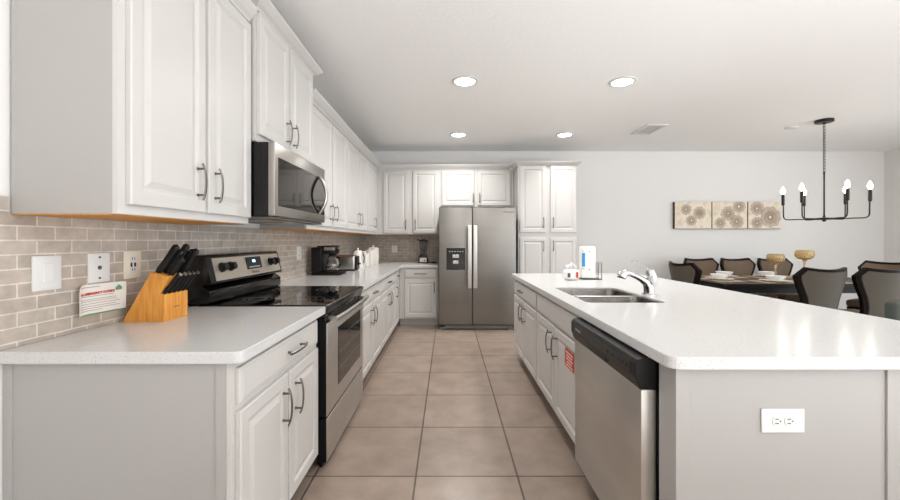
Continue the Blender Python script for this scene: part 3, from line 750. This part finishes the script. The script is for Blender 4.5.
bm = bmesh.new(); lathe(bm, [(.057, CZ+.196), (.057, CZ+.210), (.03, CZ+.213)], x0+.225, y0+.12, 24); link('lid', bm, 'blackm', ca, world=True, smooth=True)
bm = bmesh.new(); lathe(bm, [(.086, CZ+.104), (.086, CZ+.112)], x0+.225, y0+.12, 28, cap=False); link('steel_band', bm, 'steel', ca, world=True, smooth=True)
for rt in (COL.objects['coffee_maker'], ca):
    for o in rt.children:
        o.data.transform(full(rt)); o.data.transform(Matrix.Translation((x0, 0, 0)) @ Matrix.Diagonal((.88, 1, 1, 1)) @ Matrix.Translation((-x0, 0, 0))); o.data.transform(full(rt).inverted())
t = thing('toaster', 'brushed steel toaster behind the coffee maker', 'toaster', (-1.24, 4.88, CZ))
bm = bmesh.new(); bx(bm, -1.40, -1.135, 4.76, 4.96, CZ+.012, CZ+.19, .025, 4); link('shell', bm, 'steel', t, world=True, smooth=True)
bm = bmesh.new(); bx(bm, -1.134, -1.118, 4.775, 4.945, CZ+.015, CZ+.18, .008, 3); bx(bm, -1.39, -1.14, 4.77, 4.95, CZ, CZ+.0118)
link('end_cap', bm, 'blackm', t, world=True, smooth=True)
bm = bmesh.new(); bx(bm, -1.117, -1.085, 4.845, 4.875, CZ+.075, CZ+.095, .004); link('lever', bm, 'blackm', t, world=True)
bm = bmesh.new(); tube(bm, [(-1.117, 4.81, CZ+.05), (-1.104, 4.81, CZ+.05)], .014, 12); link('knob', bm, 'steel', t, world=True, smooth=True)
bm = bmesh.new(); bx(bm, -1.36, -1.17, 4.80, 4.83, CZ+.1896, CZ+.1915); bx(bm, -1.36, -1.17, 4.88, 4.91, CZ+.1896, CZ+.1915); link('slots', bm, 'darkslot', t, world=True)
t = thing('electric_kettle', 'white jug kettle with dark handle between toaster and canisters', 'kettle', (-1.215, 5.32, CZ))
bm = bmesh.new(); lathe(bm, [(.085, CZ), (.09, CZ+.02), (.088, CZ+.06), (.075, CZ+.17), (.066, CZ+.215), (.045, CZ+.235), (.012, CZ+.24), (.012, CZ+.27), (.008, CZ+.272)], -1.225, 5.32, 28)
link('jug', bm, 'white_c', t, world=True, smooth=True)
bm = bmesh.new(); tube(bm, [(-1.17, 5.30, CZ+.215), (-1.13, 5.29, CZ+.215), (-1.108, 5.285, CZ+.16), (-1.118, 5.285, CZ+.07), (-1.145, 5.29, CZ+.04)], [.012, .013, .013, .012, .010], 10)
link('handle', bm, 'white_c', t, world=True, smooth=True)
bm = bmesh.new(); tube(bm, [(-1.145, 5.262, CZ+.19), (-1.128, 5.265, CZ+.14), (-1.135, 5.262, CZ+.07)], .006, 8); link('grip', bm, 'darkslot', t, world=True, smooth=True)
for i, (cx, cy, r_, h_) in enumerate(((-1.205, 5.70, .055, .19), (-1.185, 5.92, .07, .235), (-1.175, 6.15, .085, .27))):
    t = thing('canister', ['smallest cream ceramic canister, next to the kettle', 'middle cream ceramic canister in the corner', 'tallest cream ceramic canister, nearest the back wall'][i], 'canister', (cx, cy, CZ), 0, 'cream canisters')
    bm = bmesh.new(); lathe(bm, [(r_*.96, CZ), (r_, CZ+.008), (r_, CZ+h_*.86), (r_*.97, CZ+h_*.88)], cx, cy, 28); link('jar', bm, 'cream', t, world=True, smooth=True)
    bm = bmesh.new(); lathe(bm, [(r_*1.03, CZ+h_*.881), (r_*1.03, CZ+h_*.93), (r_*.8, CZ+h_*.96), (.014, CZ+h_*.98), (.010, CZ+h_*1.02), (.018, CZ+h_*1.06), (.010, CZ+h_*1.10)], cx, cy, 28); link('lid', bm, 'cream', t, world=True, smooth=True)

# blender
t = thing('countertop_blender', 'black blender with clear jar on the counter beside the fridge', 'blender', (-.395, 6.40, CZ))
bxc, byc = -.40, 6.40
bm = bmesh.new(); rings = []
for hw, z in ((.080, CZ), (.080, CZ+.035), (.072, CZ+.08), (.062, CZ+.13), (.052, CZ+.150)):
    p = rounded([(bxc-hw, byc-hw), (bxc+hw, byc-hw), (bxc+hw, byc+hw), (bxc-hw, byc+hw)], [.02]*4, 4); rings.append([bm.verts.new((q[0], q[1], z)) for q in p])
for a, b in zip(rings, rings[1:]):
    n = len(a)
    for k in range(n): bm.faces.new((a[k], a[(k+1) % n], b[(k+1) % n], b[k]))
bm.faces.new(rings[0][::-1]); bm.faces.new(rings[-1])
link('motor_base', bm, 'blackm', t, world=True, smooth=True)
bm = bmesh.new(); prism(bm, [(-.46, CZ+.022), (-.345, CZ+.022), (-.348, CZ+.090), (-.455, CZ+.090)], 'y', byc-.0865, byc-.078); pn = link('control_plate', bm, 'steel_panel', t, world=True)
bm = bmesh.new(); tube(bm, [(-.378, byc-.0866, CZ+.045), (-.378, byc-.095, CZ+.045)], .014, 12); link('dial', bm, 'grille', pn, world=True, smooth=True)
bm = bmesh.new(); rings = []
for hw, z in ((.050, CZ+.152), (.056, CZ+.20), (.072, CZ+.355)):
    p = rounded([(bxc-hw, byc-hw), (bxc+hw, byc-hw), (bxc+hw, byc+hw), (bxc-hw, byc+hw)], [.02]*4, 4); rings.append([bm.verts.new((q[0], q[1], z)) for q in p])
for a, b in zip(rings, rings[1:]):
    n = len(a)
    for k in range(n): bm.faces.new((a[k], a[(k+1) % n], b[(k+1) % n], b[k]))
bmesh.ops.solidify(bm, geom=list(bm.faces), thickness=.003)
link('jar', bm, 'clear', t, world=True, smooth=True)
bm = bmesh.new(); bx(bm, bxc-.076, bxc+.076, byc-.076, byc+.076, CZ+.356, CZ+.378, .008); bx(bm, bxc-.035, bxc+.03, byc-.03, byc+.03, CZ+.3785, CZ+.392, .006); bx(bm, bxc-.11, bxc-.07, byc-.03, byc+.02, CZ+.37, CZ+.39, .005)
link('lid', bm, 'blackm', t, world=True, smooth=True)
bm = bmesh.new(); tube(bm, [(bxc+.07, byc-.01, CZ+.335), (bxc+.105, byc-.01, CZ+.33), (bxc+.10, byc-.01, CZ+.24), (bxc+.062, byc-.01, CZ+.20)], .008, 8); link('handle', bm, 'clear', t, world=True, smooth=True)
bm = bmesh.new()
tube(bm, [(-.315, 6.42, CZ+.008), (-.28, 6.36, CZ+.006), (-.24, 6.40, CZ+.006), (-.22, 6.44, CZ+.018), (-.25, 6.46, CZ+.022), (-.27, 6.41, CZ+.014), (-.22, 6.37, CZ+.006), (-.19, 6.42, CZ+.006)], .0055, 8)
link('power_cord', bm, 'blackm', t, world=True, smooth=True)

# ------------------------------------------------------------------ ceiling fixtures
def can(x, y, label, spread=150, k=1.0):
    t = thing('ceiling_light', label, 'ceiling light', (x, y, ZC), 0, 'recessed ceiling lights')
    bm = bmesh.new(); lathe(bm, [(.095, -.001), (.130, -.001), (.127, -.008), (.100, -.012), (.095, -.008), (.095, -.001)], 0, 0, 40, cap=False)
    link('trim_ring', bm, 'white', t, smooth=True)
    bm = bmesh.new(); lathe(bm, [(.0, -.003), (.094, -.003), (.094, -.007), (.0, -.008)], 0, 0, 40, cap=False)
    link('lens', bm, 'lens', t)
    l = bpy.data.lights.new('lamp', 'AREA'); l.shape = 'DISK'; l.size = .2; l.spread = math.radians(spread); l.energy = CAN_W*k; l.color = (1, .985, .975)
    lo = bpy.data.objects.new('lamp', l); COL.objects.link(lo); lo.parent = t; lo.location = (0, 0, -.02)
can(.164, 3.775, 'recessed ceiling light nearest the camera above the aisle')
can(1.69, 3.79, 'recessed ceiling light nearest the camera above the island')
can(.153, 5.69, 'recessed ceiling light in front of the fridge', 150, 1.1)
can(1.70, 5.69, 'recessed ceiling light in front of the pantry', 95, .3)
t = thing('air_vent', 'white louvred ceiling air vent right of the recessed lights', 'vent', (2.78, 5.42, ZC))
bm = bmesh.new()
for a in ((-.14, .14, -.24, -.20), (-.14, .14, .20, .24), (-.14, -.10, -.199, .199), (.10, .14, -.199, .199)): bx(bm, a[0], a[1], a[2], a[3], -.012, -.001, .002)
link('frame', bm, 'white', t)
bm = bmesh.new()
for k in range(10):
    y = -.19+k*.039; prism(bm, [(y, -.0035), (y+.003, -.0035), (y+.020, -.006), (y+.017, -.006)], 'x', -.099, .099)
link('louvres', bm, 'white', t)
link('duct_opening', box(-.099, .099, -.199, .199, -.0025, -.001), 'darkslot', t)
t = thing('smoke_detector', 'small flat round white detector on the ceiling left of the chandelier', 'detector', (4.66, 5.31, ZC))
bm = bmesh.new(); lathe(bm, [(.07, -.001), (.07, -.018), (.055, -.026), (.02, -.028)], 0, 0, 28); link('housing', bm, 'white', t, smooth=True)

# ------------------------------------------------------------------ chandelier
HX, HY, HZ = 4.81, 5.0, 1.572
t = thing('chandelier', 'six arm dark metal candle chandelier over the dining table', 'chandelier', (HX, HY, HZ))
bm = bmesh.new(); lathe(bm, [(.095, ZC-.001), (.095, ZC-.030), (.088, ZC-.036), (.02, ZC-.040), (.012, ZC-.055)], HX, HY, 32); link('ceiling_canopy', bm, 'bronze', t, world=True, smooth=True)
bm = bmesh.new(); z = ZC-.05; k = 0
while z > 2.17:
    pts = []
    for i in range(12):
        a = 2*PI*i/12; u, v = .013*math.cos(a), .024*math.sin(a)
        pts.append((HX+(u if k % 2 else 0), HY+(0 if k % 2 else u), z-.018+v))
    tube(bm, pts, .0036, 6, closed=True); z -= .038; k += 1
link('chain', bm, 'bronze', t, world=True, smooth=True)
bm = bmesh.new(); lathe(bm, [(.012, 2.175), (.009, 2.16), (.009, 1.63), (.016, 1.60), (.016, 1.60)], HX, HY, 14); link('stem', bm, 'bronze', t, world=True, smooth=True)
bm = bmesh.new(); lathe(bm, [(.010, 1.545), (.02, 1.552), (.02, 1.565), (.09, 1.568), (.09, 1.592), (.02, 1.598)], HX, HY, 28); link('hub', bm, 'bronze', t, world=True, smooth=True)
for k in range(6):
    a = math.radians(16+60*k); c_, s_ = math.cos(a), math.sin(a)
    P = lambda r, z: (HX+r*c_, HY+r*s_, z)
    bm = bmesh.new(); tube(bm, [P(.05, 1.58), P(.345, 1.58), P(.372, 1.586), P(.388, 1.600), P(.395, 1.625), P(.398, 1.80)], .0075, 8)
    ar = link('arm', bm, 'bronze', t, world=True, smooth=True)
    bm = bmesh.new(); lathe(bm, [(.010, 1.775), (.018, 1.785), (.018, 1.915), (.014, 1.925)], HX+.4*c_, HY+.4*s_, 16); link('candle_sleeve', bm, 'bronze', ar, world=True, smooth=True)
    bm = bmesh.new(); lathe(bm, [(.010, 1.925), (.022, 1.945), (.024, 1.965), (.016, 1.995), (.004, 2.02)], HX+.4*c_, HY+.4*s_, 16); link('bulb', bm, 'bulb', ar, world=True, smooth=True)

# ------------------------------------------------------------------ canvases
def canvas_mat(name, seeds, base):
    m = mat(name, base, .75); nt = m.node_tree; N = nt.nodes.new; L = nt.links.new; b = nt.nodes['Principled BSDF']
    tc = N('ShaderNodeTexCoord'); sp = N('ShaderNodeSeparateXYZ'); L(tc.outputs['Object'], sp.inputs[0])
    n = N('ShaderNodeTexNoise'); n.inputs['Scale'].default_value = 9; n.inputs['Detail'].default_value = 4; L(tc.outputs['Object'], n.inputs['Vector'])
    mx0 = N('ShaderNodeMixRGB'); mx0.inputs[1].default_value = base; mx0.inputs[2].default_value = srgb(214, 192, 160)
    cr0 = N('ShaderNodeValToRGB'); cr0.color_ramp.elements[0].position = .45; cr0.color_ramp.elements[1].position = .75; L(n.outputs[0], cr0.inputs[0]); L(cr0.outputs[0], mx0.inputs[0])
    last = mx0.outputs[0]
    for (cx, cz, r) in seeds:
        cb = N('ShaderNodeCombineXYZ'); L(sp.outputs[0], cb.inputs[0]); L(sp.outputs[2], cb.inputs[1])
        ds = N('ShaderNodeVectorMath'); ds.operation = 'SUBTRACT'; L(cb.outputs[0], ds.inputs[0]); ds.inputs[1].default_value = (cx, cz, 0)
        ln = N('ShaderNodeVectorMath'); ln.operation = 'LENGTH'; L(ds.outputs[0], ln.inputs[0])
        s2 = N('ShaderNodeSeparateXYZ'); L(ds.outputs[0], s2.inputs[0])
        at = N('ShaderNodeMath'); at.operation = 'ARCTAN2'; L(s2.outputs[1], at.inputs[0]); L(s2.outputs[0], at.inputs[1])
        w1 = N('ShaderNodeMath'); w1.operation = 'MULTIPLY'; w1.inputs[1].default_value = 9; L(at.outputs[0], w1.inputs[0])
        w2 = N('ShaderNodeMath'); w2.operation = 'SINE'; L(w1.outputs[0], w2.inputs[0])
        w3 = N('ShaderNodeMath'); w3.operation = 'MULTIPLY_ADD'; w3.inputs[1].default_value = .05; w3.inputs[2].default_value = 1.0; L(w2.outputs[0], w3.inputs[0])
        q = N('ShaderNodeMath'); q.operation = 'DIVIDE'; L(ln.outputs['Value'], q.inputs[0]); q.inputs[1].default_value = r
        q2 = N('ShaderNodeMath'); q2.operation = 'MULTIPLY'; L(q.outputs[0], q2.inputs[0]); L(w3.outputs[0], q2.inputs[1])
        nn = N('ShaderNodeMath'); nn.operation = 'MULTIPLY_ADD'; L(n.outputs[0], nn.inputs[0]); nn.inputs[1].default_value = .42; L(q2.outputs[0], nn.inputs[2])
        cr = N('ShaderNodeValToRGB'); el = cr.color_ramp.elements
        el[0].position = .22; el[0].color = (0, 0, 0, 1); el[1].position = 1.0; el[1].color = (0, 0, 0, 1)
        for p_, v_ in ((.30, .1), (.36, .95), (.46, .55), (.66, .6), (.78, .35), (.9, .5), (.98, .05)):
            x = el.new(p_); x.color = (v_, v_, v_, 1)
        L(nn.outputs[0], cr.inputs[0])
        mx = N('ShaderNodeMixRGB'); L(cr.outputs[0], mx.inputs[0]); L(last, mx.inputs[1]); mx.inputs[2].default_value = srgb(112, 84, 60); last = mx.outputs[0]
    L(last, b.inputs['Base Color'])
    return m
AW = [(3.895, 4.525), (4.54, 5.14), (5.155, 5.725)]
SE = [[(-.12, .10, .10), (.11, .04, .115), (-.03, -.09, .10)], [(-.03, .03, .13), (.16, .15, .12), (.12, -.11, .13), (-.16, -.13, .10)], [(-.13, .12, .13), (.10, -.03, .19), (-.13, -.13, .11)]]
LB = ['left canvas of three, brown rings and three small blossoms', 'middle canvas of three, one dark blossom among pale ones', 'right canvas of three, with the largest round pale blossom']
for i, (a, b_) in enumerate(AW):
    cx = (a+b_)/2; t = thing('canvas_art', LB[i]+' on the dining room wall', 'wall art', (cx, YB-.005, 1.735), 0, 'blossom canvases on the back wall')
    hw = (b_-a)/2
    link('stretcher', box(-hw, hw, -.055, -.001, -.232, .232), 'backing', t)
    link('canvas', box(-hw+.004, hw, -.058, -.0551, -.228, .232), canvas_mat('canvas_print_%d' % i, [(a_, b2, c_*1.22) for a_, b2, c_ in SE[i]], srgb(238, 227, 209)), t)

# ------------------------------------------------------------------ dining set
t = thing('dining_table', 'long dark espresso wood dining table laid with white dishes', 'dining table', (4.65, 5.40, 0))
TX0, TX1, TY0, TY1, TZ = 3.42, 5.85, 4.86, 5.98, .765
link('tabletop', box(TX0, TX1, TY0, TY1, TZ-.045, TZ, bev=.008), 'espresso', t, world=True)
link('apron', box(TX0+.10, TX1-.10, TY0+.10, TY1-.10, TZ-.13, TZ-.046), 'espresso', t, world=True)
for cx in (4.02, 5.25):
    bm = bmesh.new(); lathe(bm, [(.17, .06), (.16, .12), (.07, .17), (.085, .35), (.11, .45), (.07, .56), (.13, TZ-.131)], cx, 5.42, 24); pd = link('pedestal', bm, 'espresso', t, world=True, smooth=True)
    bm = bmesh.new(); bx(bm, cx-.05, cx+.05, 5.02, 5.82, 0, .06, .01); bx(bm, cx-.24, cx+.24, 5.37, 5.47, 0, .059, .01); link('foot', bm, 'espresso', pd, world=True)

def chair_proto():
    t = thing('dining_chair', 'x', 'chair', (0, 0, 0), 0, 'dining chairs')
    # local: front +y, back -y
    def W(z):
        P = [(.44, .185), (.56, .178), (.68, .20), (.80, .245), (.90, .275), (.925, .278), (1.02, .215)]
        for (a, b), (c, d) in zip(P, P[1:]):
            if z <= c: return b+(d-b)*(z-a)/(c-a)
        return P[-1][1]
    def grid(zs, inset, y_off, th, nu=14):
        bm = bmesh.new(); sides = []
        for s in (0, 1):
            rows = []
            for i, z in enumerate(zs):
                row = []
                for k in range(nu+1):
                    u = k/nu*2-1; x = u*max(.02, W(z)-inset)
                    zz = z-(.022*(1-u*u)*max(0, (z-.85)/.17))
                    yy = -.245-.20*max(0, z-.45)**1.3*1.0-.03+.10*(x/.28)**2*1.0+y_off+(th if s else 0)
                    row.append(bm.verts.new((x, yy, zz)))
                rows.append(row)
            sides.append(rows)
            for a, b in zip(rows, rows[1:]):
                for k in range(nu): bm.faces.new((a[k], a[k+1], b[k+1], b[k]))
        A, B = sides
        for i in range(len(zs)-1):
            for k in (0, nu): bm.faces.new((A[i][k], A[i+1][k], B[i+1][k], B[i][k]))
        for i in (0, len(zs)-1):
            for k in range(nu): bm.faces.new((A[i][k], A[i][k+1], B[i][k+1], B[i][k]))
        return bm
    Z = [.44, .50, .56, .62, .68, .74, .80, .85, .90, .925, .95, .985, 1.02]
    bk = link('back_frame', grid(Z, 0, 0, .042), 'espresso', t, smooth=True)
    Zi = [.47, .52, .58, .64, .70, .76, .82, .87, .895, .93, .96, .985]
    link('rear_upholstery', grid(Zi, .034, -.012, .011), 'vinyl', t, smooth=True)['label'] = 'taupe grey vinyl rear panel'
    link('back_cushion', grid(Zi, .034, .0425, .020), 'vinyl_front', t, smooth=True)['label'] = 'tan brown padded front panel'
    bm = bmesh.new(); bx(bm, -.25, .25, -.22, .26, .40, .49, .03, 4); link('seat', bm, 'vinyl_front', t, smooth=True)
    link('seat_rail', box(-.24, .24, -.23, .25, .34, .399, bev=.008), 'espresso', t)
    for sx in (-1, 1):
        bm = bmesh.new(); tube(bm, [(sx*.205, .215, .0), (sx*.21, .22, .34)], [.018, .026], 10); link('leg', bm, 'espresso', t, smooth=True)
        bm = bmesh.new(); tube(bm, [(sx*.19, -.29, .0), (sx*.185, -.235, .25), (sx*.175, -.235, .45)], [.016, .024, .024], 10); link('leg', bm, 'espresso', t, smooth=True)
    return t
ch = chair_proto()
CH = [((4.03, 4.47), 0, 'grey backed dining chair on the kitchen side, left of the two seen from behind'),
      ((4.62, 4.42), 0, 'grey backed dining chair on the kitchen side, beside the sage stool'),
      ((4.07, 6.06), PI, 'dining chair on the wall side of the table, leftmost below the left canvas'),
      ((4.66, 6.06), PI, 'dining chair on the wall side of the table, middle one below the middle canvas'),
      ((5.26, 6.06), PI, 'dining chair on the wall side of the table, partly behind an amber goblet'),
      ((3.38, 5.22), -PI/2+.10, 'dining chair at the left head of the table with its side to the camera'),
      ((5.82, 5.28), PI/2+.45, 'dining chair at the right head of the table at the edge of the picture')]
for i, ((x, y), rz, lb) in enumerate(CH):
    if i == 0: ch.matrix_basis = Matrix.Translation((x, y, 0)) @ Matrix.Rotation(rz, 4, 'Z'); ch['label'] = lb
    else: dup(ch, (x, y, 0), rz, lb)

# place settings
random.seed(2)
pl0 = None
PS = [((4.07, 5.76), 'laid before the leftmost wall side chair', 0), ((4.70, 5.76), 'laid before the middle wall side chair', 0), ((5.28, 5.76), 'laid before the third wall side chair', 0),
      ((4.27, 5.10), 'laid on the kitchen side of the table', 0), ((4.86, 5.08), 'laid on the kitchen side behind the right grey chair', 0), ((3.72, 5.36), 'laid at the left head of the table', R90)]
def lathe_local(prof, n=32):
    bm = bmesh.new(); lathe(bm, prof, 0, 0, n); return bm
m0 = p0 = b0 = None
for (x, y), wh, rz in PS:
    if m0 is None:
        m0 = link('placemat', box(-.25, .25, -.18, .18, 0, .003, bev=.001), 'placemat')
        p0 = link('dinner_plate', lathe_local([(.08, 0), (.095, .002), (.17, .016), (.172, .019), (.095, .007), (.0, .006)]), 'white_c', smooth=True)
        b0 = link('bowl', lathe_local([(.058, 0), (.066, .004), (.104, .050), (.112, .067), (.108, .067), (.097, .048), (.06, .012), (.0, .010)]), 'white_c', smooth=True)
        m, p, b = m0, p0, b0
    else:
        m, p, b = m0.copy(), p0.copy(), b0.copy()
        for q in (m, p, b): COL.objects.link(q)
    m.location = (x, y, TZ+.0005); m.rotation_euler = (0, 0, rz); p.location = (x, y, TZ+.004); b.location = (x, y, TZ+.0115)
    tag(m, 'tan woven placemat '+wh, 'placemat', 'placemats'); tag(p, 'white dinner plate '+wh, 'plate', 'dinner plates'); tag(b, 'white bowl on a plate, '+wh, 'bowl', 'bowls')
def goblet(x, y, lb, z0, bz, bt, r):
    t = thing('goblet', lb, 'goblet', (x, y, z0), 0, 'amber goblets')
    h = bt-bz
    bm = bmesh.new(); lathe(bm, [(.055, z0), (.055, z0+.006), (.012, z0+.018), (.009, z0+(bz-z0)*.6), (.016, bz-.02), (.03, bz)], x, y, 24); link('stem', bm, 'amber', t, world=True, smooth=True)
    bm = bmesh.new(); lathe(bm, [(.03, bz+.0005), (r*.62, bz+h*.08), (r*.90, bz+h*.28), (r, bz+h*.55), (r*.96, bz+h*.82), (r*.82, bt), (r*.79, bt), (r*.92, bz+h*.80), (r*.96, bz+h*.55), (r*.86, bz+h*.31), (r*.58, bz+h*.13), (.01, bz+.012)], x, y, 32, cap=False); link('cup', bm, 'amber', t, world=True, smooth=True)
goblet(4.565, 5.45, 'amber glass goblet left of centre on the dining table', TZ+.001, .985, 1.115, .105)
goblet(4.86, 5.33, 'taller amber glass goblet behind the left grey backed chair', TZ+.001, 1.04, 1.172, .108)

# ------------------------------------------------------------------ counter stool
t = thing('counter_stool', 'sage grey upholstered counter stool beside the island, at the right edge', 'stool', (2.72, 2.34, 0))
bm = bmesh.new(); bx(bm, 2.475, 2.97, 2.16, 2.23, .60, .965, .022, 4); link('backrest', bm, 'sage', t, world=True, smooth=True)
bm = bmesh.new(); bx(bm, 2.475, 2.97, 2.22, 2.66, .58, .68, .03, 4); link('seat', bm, 'sage', t, world=True, smooth=True)
for xx in (2.51, 2.93):
    for yy, dy in ((2.20, -.03), (2.62, .02)):
        bm = bmesh.new(); tube(bm, [(xx, yy+dy, 0), (xx, yy, .585)], [.014, .019], 8); link('leg', bm, 'espresso', t, world=True, smooth=True)
bm = bmesh.new()
for a, b in (((2.51, 2.61, .22), (2.93, 2.61, .22)), ((2.51, 2.19, .30), (2.51, 2.62, .30)), ((2.93, 2.19, .30), (2.93, 2.62, .30))): tube(bm, [a, b], .010, 8)
link('foot_rail', bm, 'espresso', t, world=True, smooth=True)
